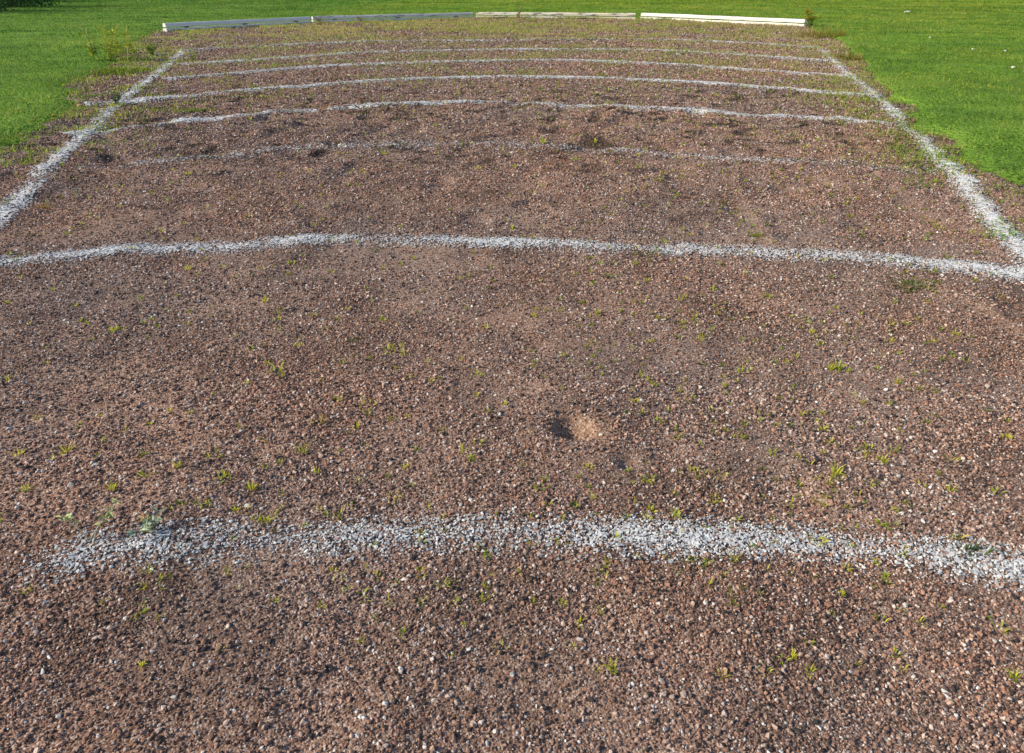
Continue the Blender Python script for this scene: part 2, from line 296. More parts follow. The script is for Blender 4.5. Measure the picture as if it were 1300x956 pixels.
# ------------------------------------------------------------------ chalk lines: dusted crust and whitened stones, one mesh per line
def chalk_line(pts, w, dens, label, gaps=(), fade=(), patch=.5, seed=0, film=1.):
    C = resample(pts, .012); seg = np.r_[0, np.cumsum(np.hypot(*np.diff(C, axis=0).T))]; Lt = seg[-1]
    u = np.linspace(0, Lt, max(60, int(Lt / .02))); px, py = np.interp(u, seg, C[:, 0]), np.interp(u, seg, C[:, 1])
    kk = max(3, int(.25 / (u[1] - u[0]))); ker = np.ones(2 * kk + 1) / (2 * kk + 1)
    sx, sy = np.gradient(px), np.gradient(py); tl = np.hypot(sx, sy) + 1e-9; nx, ny = -sy / tl, sx / tl
    nx, ny = np.convolve(np.pad(nx, kk, 'edge'), ker, 'valid'), np.convolve(np.pad(ny, kk, 'edge'), ker, 'valid')
    off = (.20 if seed < 8 else .08) * w * fbm(u, u * 0 + seed * 7.1, .5, 101 + seed)      # the hand of whoever pushed the marker wobbled
    px, py = px + nx * off, py + ny * off
    def density(xw, yw, tt):
        d = dens * np.clip(1 + patch * (fbm(xw, yw, .35, 111 + seed) * 1.6 + .5 * vn(xw, yw, .09, 115 + seed)), 0, 1.6)
        for a, b_, k in gaps: d = d * (1 - (1 - k) * ss(a - .06, a + .06, xw) * (1 - ss(b_ - .06, b_ + .06, xw)))
        for a, b_ in fade: d = d * ss(a, b_, xw)
        return d * np.exp(-np.abs(tt / (.5 * w * (1 + .35 * fbm(xw, yw, .2, 120 + seed)))) ** 1.8)
    AV, AF, AC, base = [], [], [], 0
    a = 0.
    while a < Lt - .01:                                             # piece by piece, so that flakes keep their size along the line
        yl = float(np.clip(np.interp(a, u, py), .7, 20)); b = min(Lt, a + max(.25, .22 * yl)); cell = max(.005, .0026 * yl)
        ns, ntt = max(3, int((b - a) / cell)), max(8, int(1.7 * w / cell)); uu = np.linspace(a, b, ns)
        X0, Y0, NX_, NY_ = (np.interp(uu, u, q) for q in (px, py, nx, ny)); T = np.linspace(-.85 * w, .85 * w, ntt)
        gx = X0[:, None] + NX_[:, None] * T + rng.normal(0, .3 * cell, (ns, ntt)); gy = Y0[:, None] + NY_[:, None] * T + rng.normal(0, .3 * cell, (ns, ntt))
        gz = H(gx.ravel(), gy.ravel()).reshape(gx.shape) + .0025 + rng.uniform(0, .002 + .0006 * yl, gx.shape)
        D = density(gx.ravel(), gy.ravel(), np.broadcast_to(T, gx.shape).ravel()).reshape(gx.shape)
        idx = np.arange(gx.size).reshape(gx.shape); F = np.stack([idx[:-1, :-1], idx[1:, :-1], idx[1:, 1:], idx[:-1, 1:]], -1)
        F = F[(rng.uniform(0, 1, F.shape[:2]) < D[:-1, :-1] * film)]
        if len(F):
            used = np.unique(F); rm = np.full(gx.size, -1); rm[used] = np.arange(len(used)); F = rm[F]
            V = np.stack([gx.ravel(), gy.ravel(), gz.ravel()], 1)[used]; d = D.ravel()[used]
            g = np.clip(.58 + .38 * d, 0, .88) * rng.uniform(.75, 1.05, len(used))
            AV.append(V); AF.append(np.concatenate([F[:, [0, 1, 2]], F[:, [0, 2, 3]]]) + base); AC.append(np.stack([g * .97, g * .99, g * 1.02], 1)); base += len(V)
        sz = min(.95 * float(size_at(yl)), .012); n = int((b - a) * 1.7 * w * 1.15 / (.785 * sz ** 2))
        q = rng.uniform(a, b, n); tt = rng.uniform(-.85 * w, .85 * w, n)
        xs = np.interp(q, u, px) + np.interp(q, u, nx) * tt; y_ = np.interp(q, u, py) + np.interp(q, u, ny) * tt
        ok = rng.uniform(0, 1, n) < density(xs, y_, tt) * 1.1; xs, y_ = xs[ok], y_[ok]
        if len(xs):
            szs = sz * np.clip(rng.lognormal(-.05, .35, len(xs)), .5, 2); g = rng.choice([.86, .78, .62, .42, .26], len(xs), p=[.36, .28, .16, .11, .09])
            V, F, Cc = stones(xs, y_, H(xs, y_) + szs * .12 + .0015, szs, np.stack([g * .97, g * .99, g * 1.02], 1), yl < 1.9)
            AV.append(V); AF.append(F + base); AC.append(Cc); base += len(V)
        a = b
    me = np_mesh('chalk_line', np.concatenate(AV), np.concatenate(AF), np.concatenate(AC), mats=[CHALK])
    return tag(add('chalk_line', me), label, 'chalk line', 'chalk lines of the throwing sector')
chalk_line(ARC[0], .096, .62, 'broad scattered white chalk arc nearest the viewer, crossed by a pale uprooted seedling', gaps=[(-.25,.22,.72),(-.02,.12,.7),(-.55,-.45,.7)], fade=[(-1.05,-.90)], patch=.5, seed=0, film=.6)
chalk_line(ARC[1], .125, .68, 'wide wavy chalk arc just above a dark green grass mat on its right end', gaps=[(-1.27,-1.1,.5),(.5,.66,.6)], patch=.6, seed=1, film=.9)
chalk_line(ARC[2], .17, .13, 'faintest chalk arc, almost worn away, third counted from the nearest', patch=.6, seed=2)
chalk_line(ARC[3], .15, .75, 'broken wavy chalk arc behind the faint one, crossing over the left side line', gaps=[(-3.28,-3.08,.4),(-.45,-.15,.6)], patch=.4, seed=3)
chalk_line(ARC[4], .18, .95, 'bright chalk arc ending at the fern-like weed on the left side line', gaps=[(-4.25,-3.98,.4)], patch=.35, seed=4)
chalk_line(ARC[5], .20, .9, 'thin chalk arc fourth back from the farthest, its left end fading in dark grit' if False else 'thin chalk arc between the bright one and the two farthest, left end darkened', patch=.5, seed=5)
chalk_line(ARC[6], .22, .95, 'second farthest chalk arc, lying just in front of the one that closes the sector', patch=.5, seed=6)
chalk_line(ARC[7], .24, .85, 'farthest chalk arc, joining the top ends of both side lines', gaps=[(.6,3.2,.6)], patch=.55, seed=7)
chalk_line(SIDE_R, .108, 1.0, 'solid straight chalk side line running down beside the right-hand lawn', patch=.25, seed=8)
chalk_line(SIDE_L, .105, .85, 'patchy straight chalk side line running down the left edge of the gravel', gaps=[(-3.05,-2.88,.35),(-4.15,-3.98,.4),(-3.75,-3.66,.5)], patch=.5, seed=9)

# ------------------------------------------------------------------ grass
def blades(x, y, z, L, W, az, lean, col):
    """curved pointed blades: 5 vertices, 3 triangles each"""
    n = len(x); d = np.stack([np.cos(az), np.sin(az), 0 * az], 1); s_ = np.stack([-np.sin(az), np.cos(az), 0 * az], 1) * (W / 2)[:, None]
    tw = rng.uniform(-.9, .9, n)[:, None]; s2 = s_ * np.cos(tw) + d * (W / 2)[:, None] * np.sin(tw)
    p = np.stack([x, y, z], 1); up = np.array([0, 0, 1.])
    mid = p + up * (L * .58 * np.cos(lean * .5))[:, None] + d * (L * .58 * np.sin(lean * .5))[:, None]
    tip = mid + up * (L * .45 * np.cos(lean * 1.4))[:, None] + d * (L * .45 * np.sin(lean * 1.4))[:, None]
    V = np.stack([p - s_, p + s_, mid - s2 * .8, mid + s2 * .8, tip], 1).reshape(-1, 3)
    F = (np.array([(0, 1, 2), (1, 3, 2), (2, 3, 4)])[None] + (np.arange(n) * 5)[:, None, None]).reshape(-1, 3)
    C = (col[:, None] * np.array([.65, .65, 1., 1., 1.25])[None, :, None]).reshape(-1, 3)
    return V, F, C
def green(n, dry, k=1.):
    a, b_, c = np.array([.17, .36, .03]), np.array([.50, .57, .07]), np.array([.62, .52, .22])
    t = rng.uniform(0, 1, (n, 1)); g = a * (1 - t) + b_ * t
    d = (rng.uniform(0, 1, n) < dry)[:, None]
    return np.where(d, c * rng.uniform(.6, 1.2, (n, 1)), g * rng.uniform(.75, 1.25, (n, 1))) * k
def leaves(P, D, L, W, col):
    """folded pointed leaves at points P along directions D"""
    n = len(P); D = D / np.linalg.norm(D, axis=1)[:, None]; S_ = np.cross(D, [0, 0, 1.]); S_ /= np.linalg.norm(S_, axis=1)[:, None] + 1e-9; U = np.cross(S_, D)
    L, W = L[:, None], W[:, None]; m = P + D * L * .45
    V = np.stack([P, m - S_ * W / 2 + U * W * .22, m + S_ * W / 2 + U * W * .22, m - U * L * .02, P + D * L - U * L * .18], 1).reshape(-1, 3)
    F = (np.array([(0, 3, 1), (0, 2, 3), (1, 3, 4), (3, 2, 4)])[None] + (np.arange(n) * 5)[:, None, None]).reshape(-1, 3)
    return V, F, np.repeat(col, 5, 0)
# lawn blades: fine near the gravel, coarser and sparser with distance
def lawn_blades():
    yy = np.linspace(-1, 58, 6000); Lw = .0026 + .00055 * np.maximum(yy - 4, 0); dens = np.minimum(3600, .36 / (Lw * (.05 + .0012 * np.maximum(yy, 0))))
    width = 1.6 * np.abs(yy) + 6
    cdf = np.cumsum(dens * width) * (yy[1] - yy[0]); n = int(cdf[-1]); print('lawn candidates', n)
    y = np.interp(rng.uniform(0, cdf[-1], n), cdf, yy); x = rng.uniform(-1, 1, n) * (.8 * np.abs(y) + 3)
    s = sd(x, y); clump = vn(x, y, .10, 131)
    ok = (s < .0 + .08 * clump + .34 * np.maximum(-.3, vn(x, y, .26, 132))) & ((y > 3.2) | (np.abs(x) < 4.4)); x, y, s = x[ok], y[ok], s[ok]
    ok = rng.uniform(0, 1, len(x)) < .2 + .8 * (1 - ss(-.5, .1, s) * .8) * np.clip(.75 + .6 * vn(x, y, .09, 133), .15, 1); x, y, s = x[ok], y[ok], s[ok]
    n = len(x); W = (.0026 + .00055 * np.maximum(y - 4, 0)) * rng.uniform(.7, 1.4, n); L = (.032 + .0008 * np.maximum(y, 0)) * rng.uniform(.5, 1.35, n) * (1 + .45 * ss(-.6, 0, s) * np.clip(vn(x, y, .3, 134) + .3, 0, 1)) * (1 + .25 * fbm(x, y, .5, 135))
    q = fbm(x, y, 3.0, 137); r = fbm(x, y, .5, 139); st = vn(x * .25, y, .8, 141)
    col = green(n, np.clip(.05 + .14 * ss(-.8, 0, s) + .16 * r + .08 * q, 0, 1)) * (1 + .26 * q + .46 * r + .18 * st + .35 * vn(x, y, .12 + .0 * y, 143))[:, None]
    col[:, 0] *= 1 + .3 * q + .3 * r
    left_shade = ss(-2, -9, x) if False else 1 - ss(-11, -3, x)
    col = col * (1 - left_shade[:, None] * np.array([.5, .30, .05]))  # shade and bluish cast of the left lawn painted into the blade colour
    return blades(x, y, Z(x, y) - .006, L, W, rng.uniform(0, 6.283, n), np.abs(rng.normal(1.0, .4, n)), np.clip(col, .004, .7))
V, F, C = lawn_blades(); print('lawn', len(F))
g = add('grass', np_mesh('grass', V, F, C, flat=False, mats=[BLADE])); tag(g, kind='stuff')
# broad clover-like leaves and tufts mixed into the near lawn, a carpet nobody could count
def leaf_carpet():
    n = 150000; y = 3.2 + 11 * rng.uniform(0, 1, n) ** 1.3; x = rng.uniform(-1, 1, n) * (.80 * y + 1.5); q = sd(x, y)
    ok = (q < .10 + .9 * np.maximum(0, vn(x, y, .38, 163) - .15) + .25 * np.maximum(0, vn(x, y, .15, 164))) & (rng.uniform(0, 1, n) < np.clip(.35 + .9 * fbm(x, y, .35, 161), 0, 1)); x, y, q = x[ok], y[ok], q[ok]; n = len(x)
    k = .010 + .0011 * y; a = rng.uniform(0, 6.283, n); z = Z(x, y) + rng.uniform(.008, .035, n)
    t = rng.uniform(0, 1, (n, 1)); c = (np.array([.12, .32, .03]) * (1 - t) + np.array([.36, .48, .07]) * t) * rng.uniform(.7, 1.25, (n, 1)) * (1 - (1 - ss(-11, -3, x))[:, None] * np.array([.5, .30, .05]))  # leaf colour carries the same painted shade towards the left
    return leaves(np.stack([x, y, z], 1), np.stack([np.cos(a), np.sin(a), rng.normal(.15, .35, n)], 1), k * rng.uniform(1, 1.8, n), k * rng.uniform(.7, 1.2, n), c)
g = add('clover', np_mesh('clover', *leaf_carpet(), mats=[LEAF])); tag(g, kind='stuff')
# straw and moss-green growth that creeps over the far gravel and its edges, too fine to count
n = 620000; y = 3.0 + 23.8 * rng.uniform(0, 1, n) ** .8; x = rng.uniform(-1, 1, n) * (.42 * y + 3)
s = sd(x, y); pr = np.clip(.85 * np.clip(ss(15.5, 18.5, y) * 1.0 + .5 * ss(6, 13, y) + .03, 0, 1) + 1.0 * (1 - ss(.1, 1.3, s)) * ss(3.2, 5, y), 0, 1) * np.clip(.38 + 1.2 * fbm(x, y, .6, 151) + .5 * vn(x, y, .22, 154) * (s < 1.2), .02, 1)
ok = (s > -.1) & (rng.uniform(0, 1, n) < pr) & ((y > 4) | (s < .8)); x, y, s = x[ok], y[ok], s[ok]; n = len(x)
dry = np.clip(.40 + .32 * ss(13, 18, y) + .5 * fbm(x, y, .8, 153) + .25 * ss(1, 4, x) * (s < 1.2) - .2 * (x < -3) * (s < 1.2), .05, .95)
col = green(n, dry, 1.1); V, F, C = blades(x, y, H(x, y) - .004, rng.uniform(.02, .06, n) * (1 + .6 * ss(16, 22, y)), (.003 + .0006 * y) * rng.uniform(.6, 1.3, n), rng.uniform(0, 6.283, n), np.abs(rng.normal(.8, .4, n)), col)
g = add('dry_grass', np_mesh('dry_grass', V, F, C, flat=False, mats=[BLADE])); tag(g, kind='stuff')

# ------------------------------------------------------------------ grass sprouts: each one an object, meshes shared between copies
def sprout_mesh(nb, L, W, yellow, spread=.004, lean=(.55, .35), big=0):
    ang = rng.uniform(0, 6.283, nb); r = spread * np.sqrt(rng.uniform(0, 1, nb)); x, y = r * np.cos(ang), r * np.sin(ang)
    a, b_ = np.array([.34, .55, .05]), np.array([.85, .78, .09]); t = np.clip(rng.normal(yellow, .25, (nb, 1)), 0, 1)
    return np_mesh('grass_sprout', *blades(x, y, 0 * x - .003, L * rng.uniform(.45, 1.1, nb), W * rng.uniform(.7, 1.25, nb), ang + rng.normal(0, .5, nb), np.abs(rng.normal(*lean, nb)), (a * (1 - t) + b_ * t) * rng.uniform(.8, 1.2, (nb, 1))), flat=False, mats=[BLADE])
protos = [sprout_mesh(int(rng.integers(9, 20)), rng.uniform(.020, .034), rng.uniform(.0024, .0038), rng.uniform(.35, 1.05), rng.uniform(.004, .012), (rng.uniform(.75, 1.15), .4)) for _ in range(14)]
SP = [(-0.95,2.51),(-0.74,2.4),(-0.86,2.35),(-0.64,2.35),(-0.86,2.1),(-0.73,1.95),(-0.8,1.86),(-0.59,1.89),(-0.51,1.78),(-1.34,1.69),(-0.97,1.71),(-0.91,1.7),(-1.84,2.63),(-1.68,2.49),(-1.41,2.26),(-1.39,2.28),(-1.74,2.31),(-1.56,1.91),(-0.88,1.81),(-1.46,2.56),(-1.94,2.5),(-1.26,2.91),(-1.12,2.39),(-0.78,1.99),(-0.05,2.49),(0.09,2.45),(0.32,2.42),(0.29,2.32),(0.66,2.56),(-0.41,2.1),(-0.36,2.08),(-0.37,1.97),(-0.22,1.92),(-0.11,1.94),(-0.02,1.77),(-0.42,1.75),(-0.3,1.7),(0.48,2.2),(0.51,1.86),(0.36,1.78),(0.54,2.93),(0.38,2.93),(0.34,3.01),(0.41,2.79),(0.65,3.08),(0.42,3.29),(-0.1,2.66),(0.43,2.6),(0.56,2.74),(0.28,2.17),(-0.62,2.45),(0.62,2.34),(-0.27,2.02),(0.73,2.77),(1,2.84),(0.81,2.65),(0.68,2.58),(0.65,2.2),(0.87,2.39),(0.9,2.04),(0.91,2.14),(0.74,1.99),(1.06,2.25),(1.19,2.26),(1.31,2.19),(1.45,2.18),(1.23,2.07),(0.67,1.96),(1.05,2),(1.17,1.99),(1.2,1.91),(1.03,1.84),(1.28,1.85),(1.11,1.78),(1.37,1.74),(0.58,1.75),(0.74,1.72),(1.19,3.29),(1.38,4.2),(0.87,3.33),(1.28,3),(1.38,2.96),(1.02,2.58),(0.94,2.08),(1.56,2.24),(1.48,2.04),(1.05,2.16),(0.67,2.23),(0.54,1.82),(1.4,1.69),(1.31,2.42),(1.6,2.62),(-1,1.64),(-1.15,1.51),(-1.17,1.48),(-1.27,1.5),(-1.16,1.35),(-0.9,1.41),(-0.84,1.45),(-0.77,1.5),(-0.72,1.41),(-0.79,1.29),(-0.77,1.31),(-0.71,1.3),(-0.64,1.29),(-0.62,1.29),(-0.56,1.25),(-0.58,1.26),(-0.45,1.3),(-0.4,1.26),(-0.96,1.36),(-0.75,1.09),(-0.74,1.05),(-0.97,1.04),(-0.8,1.01),(-0.72,0.97),(-0.71,0.98),(-0.53,0.9),(-0.66,0.87),(-0.55,1.05),(-0.37,1.09),(-0.37,1),(-0.67,0.97),(-0.83,1.25),(-0.63,1.37),(-1.17,1.26),(-0.43,1.64),(-0.19,1.63),(-0.09,1.57),(-0.13,1.53),(-0.11,1.5),(-0.38,1.41),(-0.27,1.46),(-0.28,1.34),(0.19,1.45),(0.33,1.4),(0.39,1.35),(0.32,1.28),(0.37,1.26),(0.07,1.36),(-0.19,1.09),(-0.14,1.05),(-0.04,1.08),(-0.26,0.97),(-0.2,0.93),(-0.11,0.88),(-0.09,0.95),(-0.02,0.9),(0.11,0.91),(0.13,0.96),(0.16,0.88),(0.15,0.86),(0.18,0.86),(0.17,0.99),(0.1,1.01),(0.34,1.09),(-0.33,1.04),(-0.28,0.92),(-0.06,1.14),(0.68,1.53),(0.86,1.64),(0.86,1.58),(0.95,1.57),(0.96,1.5),(0.98,1.56),(0.82,1.54),(0.81,1.44),(0.88,1.4),(0.78,1.4),(0.6,1.35),(0.66,1.33),(0.83,1.32),(0.83,1.25),(1.17,1.36),(1.06,1.37),(1.14,1.5),(1.35,1.61),(0.67,1.19),(0.85,1.16),(0.98,1.2),(0.77,1.09),(0.74,1.06),(0.66,1.04),(0.76,1),(0.71,0.98),(0.78,0.97),(0.84,1.01),(0.49,0.88),(0.51,0.89),(0.45,0.86),(0.37,0.85),(0.53,0.86),(0.62,0.88),(0.7,0.87),(0.89,0.85),(0.93,0.96),(0.7,1.11),(0.47,1.13),(0.55,0.92),(0.7,0.9),(0.92,0.99),(0.46,1.04),(0.62,0.99),(0.52,1.43),(0.46,1.45),(1.08,1.65)]
BRIGHT = {(1.23,2.07),(0.86,1.64),(0.81,1.44),(0.83,1.25),(1.17,1.36),(1.19,3.29),(-0.41,2.1),(-0.73,1.95),(0.56,2.74),(-0.42,1.75),(0.74,1.99),(0.65,2.2),(0.78,0.97),(0.49,0.88)}
spots = [(p, .72 if p[1] < 1.12 else 1.0) for p in SP]
while len(spots) < 298:
    y_ = random.uniform(1.4, 8.5); x_ = random.uniform(-.72, .72) * y_
    if sd(np.array([x_]), np.array([y_]))[0] < .3 or math.hypot(x_ - DENT[0], y_ - DENT[1]) < .16: continue
    if random.random() < (.35 if x_ < 0 else .8): spots.append(((x_, y_), random.uniform(.6, 1.0) * (1 + .18 * y_)))
sx = np.array([p[0][0] for p in spots]); sy = np.array([p[0][1] for p in spots]); szv = H(sx, sy)
first = None
for k, ((x_, y_), f) in enumerate(spots):
    if first is None: o = add('grass_sprout', protos[0]); tag(o, 'tiny yellow-green grass sprout growing by itself out of the red-brown gravel', 'grass sprout', 'tiny grass sprouts all over the gravel'); first = o
    else: o = first.copy(); o.data = protos[k % len(protos)]; COL.objects.link(o)
    o.location = (x_, y_, szv[k]); o.rotation_euler = (0, 0, random.uniform(0, 6.28)); s_ = f * random.uniform(.65, 1.25) * (1.45 if (x_, y_) in BRIGHT else 1); o.scale = (s_, s_, s_)

# the hundreds of still smaller seedlings between them, one green scatter
n = 3200; y = 1.0 + 9.5 * rng.uniform(0, 1, n) ** 1.2; x = rng.uniform(-.75, .75, n) * y
ok = (sd(x, y) > .25) & (np.hypot(x - DENT[0], y - DENT[1]) > .15) & (rng.uniform(0, 1, n) < np.clip(.45 + .25 * np.sign(x) + .7 * vn(x, y, .35, 171), .05, 1)); x, y = x[ok], y[ok]
k = rng.integers(4, 10, len(x)); x, y = np.repeat(x, k), np.repeat(y, k); n = len(x); a = rng.uniform(0, 6.283, n); rr_ = rng.uniform(0, .006, n); t = rng.uniform(0, 1, (n, 1))
x, y = x + rr_ * np.cos(a), y + rr_ * np.sin(a)
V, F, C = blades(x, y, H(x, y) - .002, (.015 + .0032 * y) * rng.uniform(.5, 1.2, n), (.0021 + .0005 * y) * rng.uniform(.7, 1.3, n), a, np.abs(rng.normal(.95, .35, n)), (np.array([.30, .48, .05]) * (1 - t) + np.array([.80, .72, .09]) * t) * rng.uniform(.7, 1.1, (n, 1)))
g = add('tiny_seedlings', np_mesh('tiny_seedlings', V, F, C, flat=False, mats=[BLADE])); tag(g, kind='stuff')

# ------------------------------------------------------------------ single weeds, each told apart
def gz1(x, y): return float(Z(x, y)[0])
def mat_tuft(name, x, y, rx, ry, nb, L, W, yellow, label, cat='grass tuft', dark=1., dry=0.):
    a = rng.uniform(0, 6.283, nb); r = np.sqrt(rng.uniform(0, 1, nb)); lx, ly = rx * r * np.cos(a) * (1 + .3 * np.sin(3 * a)), ry * r * np.sin(a) * (1 + .3 * np.cos(2 * a))
    t = np.clip(rng.normal(yellow, .25, (nb, 1)), 0, 1); c = (np.array([.09, .24, .028]) * (1 - t) + np.array([.45, .44, .06]) * t) * rng.uniform(.7, 1.2, (nb, 1)) * dark
    if dry: c = np.where(rng.uniform(0, 1, (nb, 1)) < dry, np.array([.42, .28, .10]) * rng.uniform(.5, 1.2, (nb, 1)), c)
    z0 = gz1(x, y); lz = Z(x + lx, y + ly) - z0 - .004
    o = add(name, np_mesh(name, *blades(lx, ly, lz, L * rng.uniform(.4, 1.1, nb) * (1.1 - .65 * r ** 2) * (.55 + .45 * rng.uniform(0, 1, nb)), W * rng.uniform(.7, 1.3, nb), a + rng.normal(0, .9, nb), np.abs(rng.normal(.7, .35, nb)), c), flat=False, mats=[BLADE]))
    o.location = (x, y, z0); return tag(o, label, cat)
mat_tuft('grass_mat', 1.63, 2.664, .11, .075, 420, .035, .003, .35, 'largest dark green grass mat on the gravel below the chalk arc', 'grass mat', .85)
mat_tuft('grass_mat', .626, 3.05, .075, .025, 120, .026, .003, .35, 'small low green mat hugging the lower edge of the wide chalk arc', 'grass mat')
mat_tuft('grass_mat', .413, 2.775, .045, .03, 90, .028, .0026, .4, 'small roundish green mat a little below the middle of the wide chalk arc', 'grass mat')
mat_tuft('grass_tuft', .985, 1.151, .045, .02, 60, .045, .003, .1, 'dark green spreading tuft growing in the nearest chalk arc near its right end', dark=.6)
mat_tuft('grass_mat', -3.10, 7.05, .30, .12, 500, .05, .0055, .45, 'long low yellow-green mat between two chalk arcs inside the left side line', 'grass mat')
mat_tuft('grass_tuft', -3.28, 7.2, .03, .03, 14, .10, .006, .6, 'straw-coloured sprig standing at the end of the long low green mat', dry=.8)
mat_tuft('grass_tuft', 1.18, 3.30, .03, .03, 70, .055, .003, .75, 'bright yellow tuft at the foot of a small dirt ridge touching the wide arc')
mat_tuft('dry_weed', -2.586, 3.829, .07, .03, 70, .045, .004, .2, 'rust-red withered weed beside the lower end of the left side line', 'weed', dry=.95)
mat_tuft('dry_weed', -2.36, 3.33, .10, .05, 120, .03, .003, .1, 'dark brown matted weed on the gravel left of the wide arc', 'weed', dark=.35, dry=.5)
mat_tuft('tall_grass', 6.95, 17.3, .55, .7, 420, .36, .012, 1.0, 'tall yellowing grass clump at the top corner of the right-hand lawn edge', 'grass clump', dry=.45)
mat_tuft('tall_grass', 5.35, 12.1, .22, .35, 260, .2, .010, 1.0, 'straw-yellow grass clump on the lawn edge beside the right side line', 'grass clump', dry=.6)
mat_tuft('grass_clump', -5.35, 10.3, .35, .5, 900, .13, .009, .4, 'ragged green clump on bare dirt below the yellow-stemmed bush', 'grass clump')
mat_tuft('grass_clump', -4.05, 5.55, .3, .35, 500, .085, .005, .2, 'thick green clump bulging from the lawn into the gravel at far left', 'grass clump')
mat_tuft('grass_clump', -.2, 26.3, .9, .12, 800, .16, .016, .6, 'yellowish grass fringe along the front of the beam with the sprouting stalk', 'grass clump', dry=.45)
mat_tuft('grass_clump', 2.2, 25.9, 1.3, .12, 1100, .14, .016, .55, 'dry grass fringe hiding the foot of the middle right beam', 'grass clump', dry=.5)
mat_tuft('grass_clump', 5.0, 25.2, .7, .25, 700, .13, .016, .3, 'greener grass fringe at the inner end of the brightest white beam', 'grass clump')

def tube(P, r0, r1, k=5):
    P = np.array(P, float); n = len(P); T = np.gradient(P, axis=0); T /= np.linalg.norm(T, axis=1)[:, None] + 1e-9
    A = np.cross(T, [.31, .95, .05]); A /= np.linalg.norm(A, axis=1)[:, None] + 1e-9; B = np.cross(T, A); rr = np.linspace(r0, r1, n)[:, None, None]
    a = np.linspace(0, 2 * np.pi, k, endpoint=False); V = P[:, None] + rr * (A[:, None] * np.cos(a)[None, :, None] + B[:, None] * np.sin(a)[None, :, None])
    i = np.arange(n * k).reshape(n, k); q = np.roll(i, -1, 1); F = np.stack([i[:-1], q[:-1], q[1:], i[1:]], -1).reshape(-1, 4)
    return V.reshape(-1, 3), F
def weed(name, x, y, label, cat, stems, h, lw, leafcol, flower=None, stemmat=None, spread=.5, leaf_n=9, fl_n=3, r=.004, leaf_lo=.1, base=.12):
    root = empty(name, (x, y, gz1(x, y) - .004), 0, label, cat); PL, DL = [], []
    for k in range(stems):
        a = random.uniform(0, 6.28); hh = h * random.uniform(.45, 1.05); sp = spread * random.uniform(.3, 1) * hh
        bx, by = (random.uniform(-base, base) * h * (stems > 1) for _ in range(2))
        tt = np.linspace(0, 1, 7); P = np.stack([bx + math.cos(a) * sp * tt ** 1.6 + .02 * h * np.sin(5 * tt + k), by + math.sin(a) * sp * tt ** 1.6, hh * tt * (1 - .1 * tt)], 1)
        V, F = tube(P, r, r * .5); add('stem', np_mesh('stem', V, F, flat=False, mats=[stemmat or M_STEM]), root)
        for q in range(leaf_n):
            u = random.uniform(leaf_lo, .97); p = np.array([np.interp(u, tt, P[:, i]) for i in range(3)]); b_ = random.uniform(0, 6.28)
            PL.append(p); DL.append((math.cos(b_), math.sin(b_), random.uniform(-.1, .9)))
        if flower is not None:
            for q in range(fl_n):
                p = P[-1] + np.array([random.gauss(0, .035) * h / .5, random.gauss(0, .035) * h / .5, random.uniform(-.08, .02) * h])
                nf = 9; aa = np.arange(nf) / nf * 6.283; sz = lw * flower; D = np.stack([np.cos(aa), np.sin(aa), .35 + 0 * aa], 1)
                V, F, _ = leaves(np.repeat(p[None], nf, 0), D, np.full(nf, sz), np.full(nf, sz * .5), np.ones((nf, 3)))
                add('flower', np_mesh('flower', V, F, mats=[M_YELLOW]), root)
    n = len(PL); c = np.array(leafcol)[None] * rng.uniform(.6, 1.3, (n, 1))
    add('foliage', np_mesh('foliage', *leaves(np.array(PL), np.array(DL), lw * rng.uniform(1.2, 2.6, n), lw * rng.uniform(.5, .9, n), c), mats=[LEAF]), root)
    return root
weed('yellow_bush', -6.15, 11.95, 'bushy yellow-stemmed weed clump standing on the left lawn edge', 'weed', 16, .56, .052, (.52, .62, .07), .5, plain('yellow_stem', (.62, .60, .10)), .5, 17, 1, .008, base=.55)
weed('tall_weed', -6.42, 11.75, 'lone tall leafy stalk left of the yellow-stemmed bush', 'weed', 3, .72, .05, (.36, .44, .09), None, None, .15, 12, 0, .006)
weed('leafy_weed', -6.02, 12.75, 'fresh light green leafy weed beside the yellow bush, before the left beam', 'weed', 6, .34, .05, (.32, .46, .07), None, None, .6, 10, 0, .006)
weed('feathery_weed', -3.95, 7.40, 'small fern-like green weed rooted in the left side line', 'weed', 7, .15, .022, (.05, .16, .03), None, None, .8, 12, 0, .003)
weed('leafy_weed', -4.93, 11.75, 'short pale green weed just below the farthest arc by its left end', 'weed', 4, .17, .035, (.36, .44, .12), None, None, .5, 8, 0, .004)
weed('yellow_weed', -5.05, 14.75, 'thin yellow stalk above the farthest arc near the left side line', 'weed', 3, .36, .03, (.5, .45, .1), .5, M_DRYSTEM, .4, 7, 1, .005)
weed('brown_weed', -5.3, 21.6, 'rusty brown weed in front of the leftmost grey beam', 'weed', 4, .36, .05, (.24, .12, .05), None, M_DRYSTEM, .5, 10, 0, .006)
weed('dry_weed', -4.6, 23.6, 'small bleached weed where the first two beams nearly meet' if False else 'bleached weed standing before the second beam near its left end', 'weed', 4, .3, .045, (.34, .27, .10), None, M_DRYSTEM, .5, 8, 0, .006)
weed('tall_weed', .25, 26.35, 'tall dark stalk rising in front of the beam that has the yellow grass', 'weed', 3, .62, .06, (.16, .17, .04), .4, M_DRYSTEM, .3, 10, 1, .009)
weed('flowering_weed', 8.05, 21.0, 'yellow-flowered bushy weed at the outer end of the brightest white beam', 'weed', 8, .48, .055, (.16, .30, .05), 1.1, None, .5, 12, 4, .008)
weed('dandelion', -4.62, 7.05, 'single yellow-orange flower in the left lawn farther from the gravel', 'flower', 1, .12, .03, (.10, .24, .03), .8, None, .2, 6, 1, .003, .0)
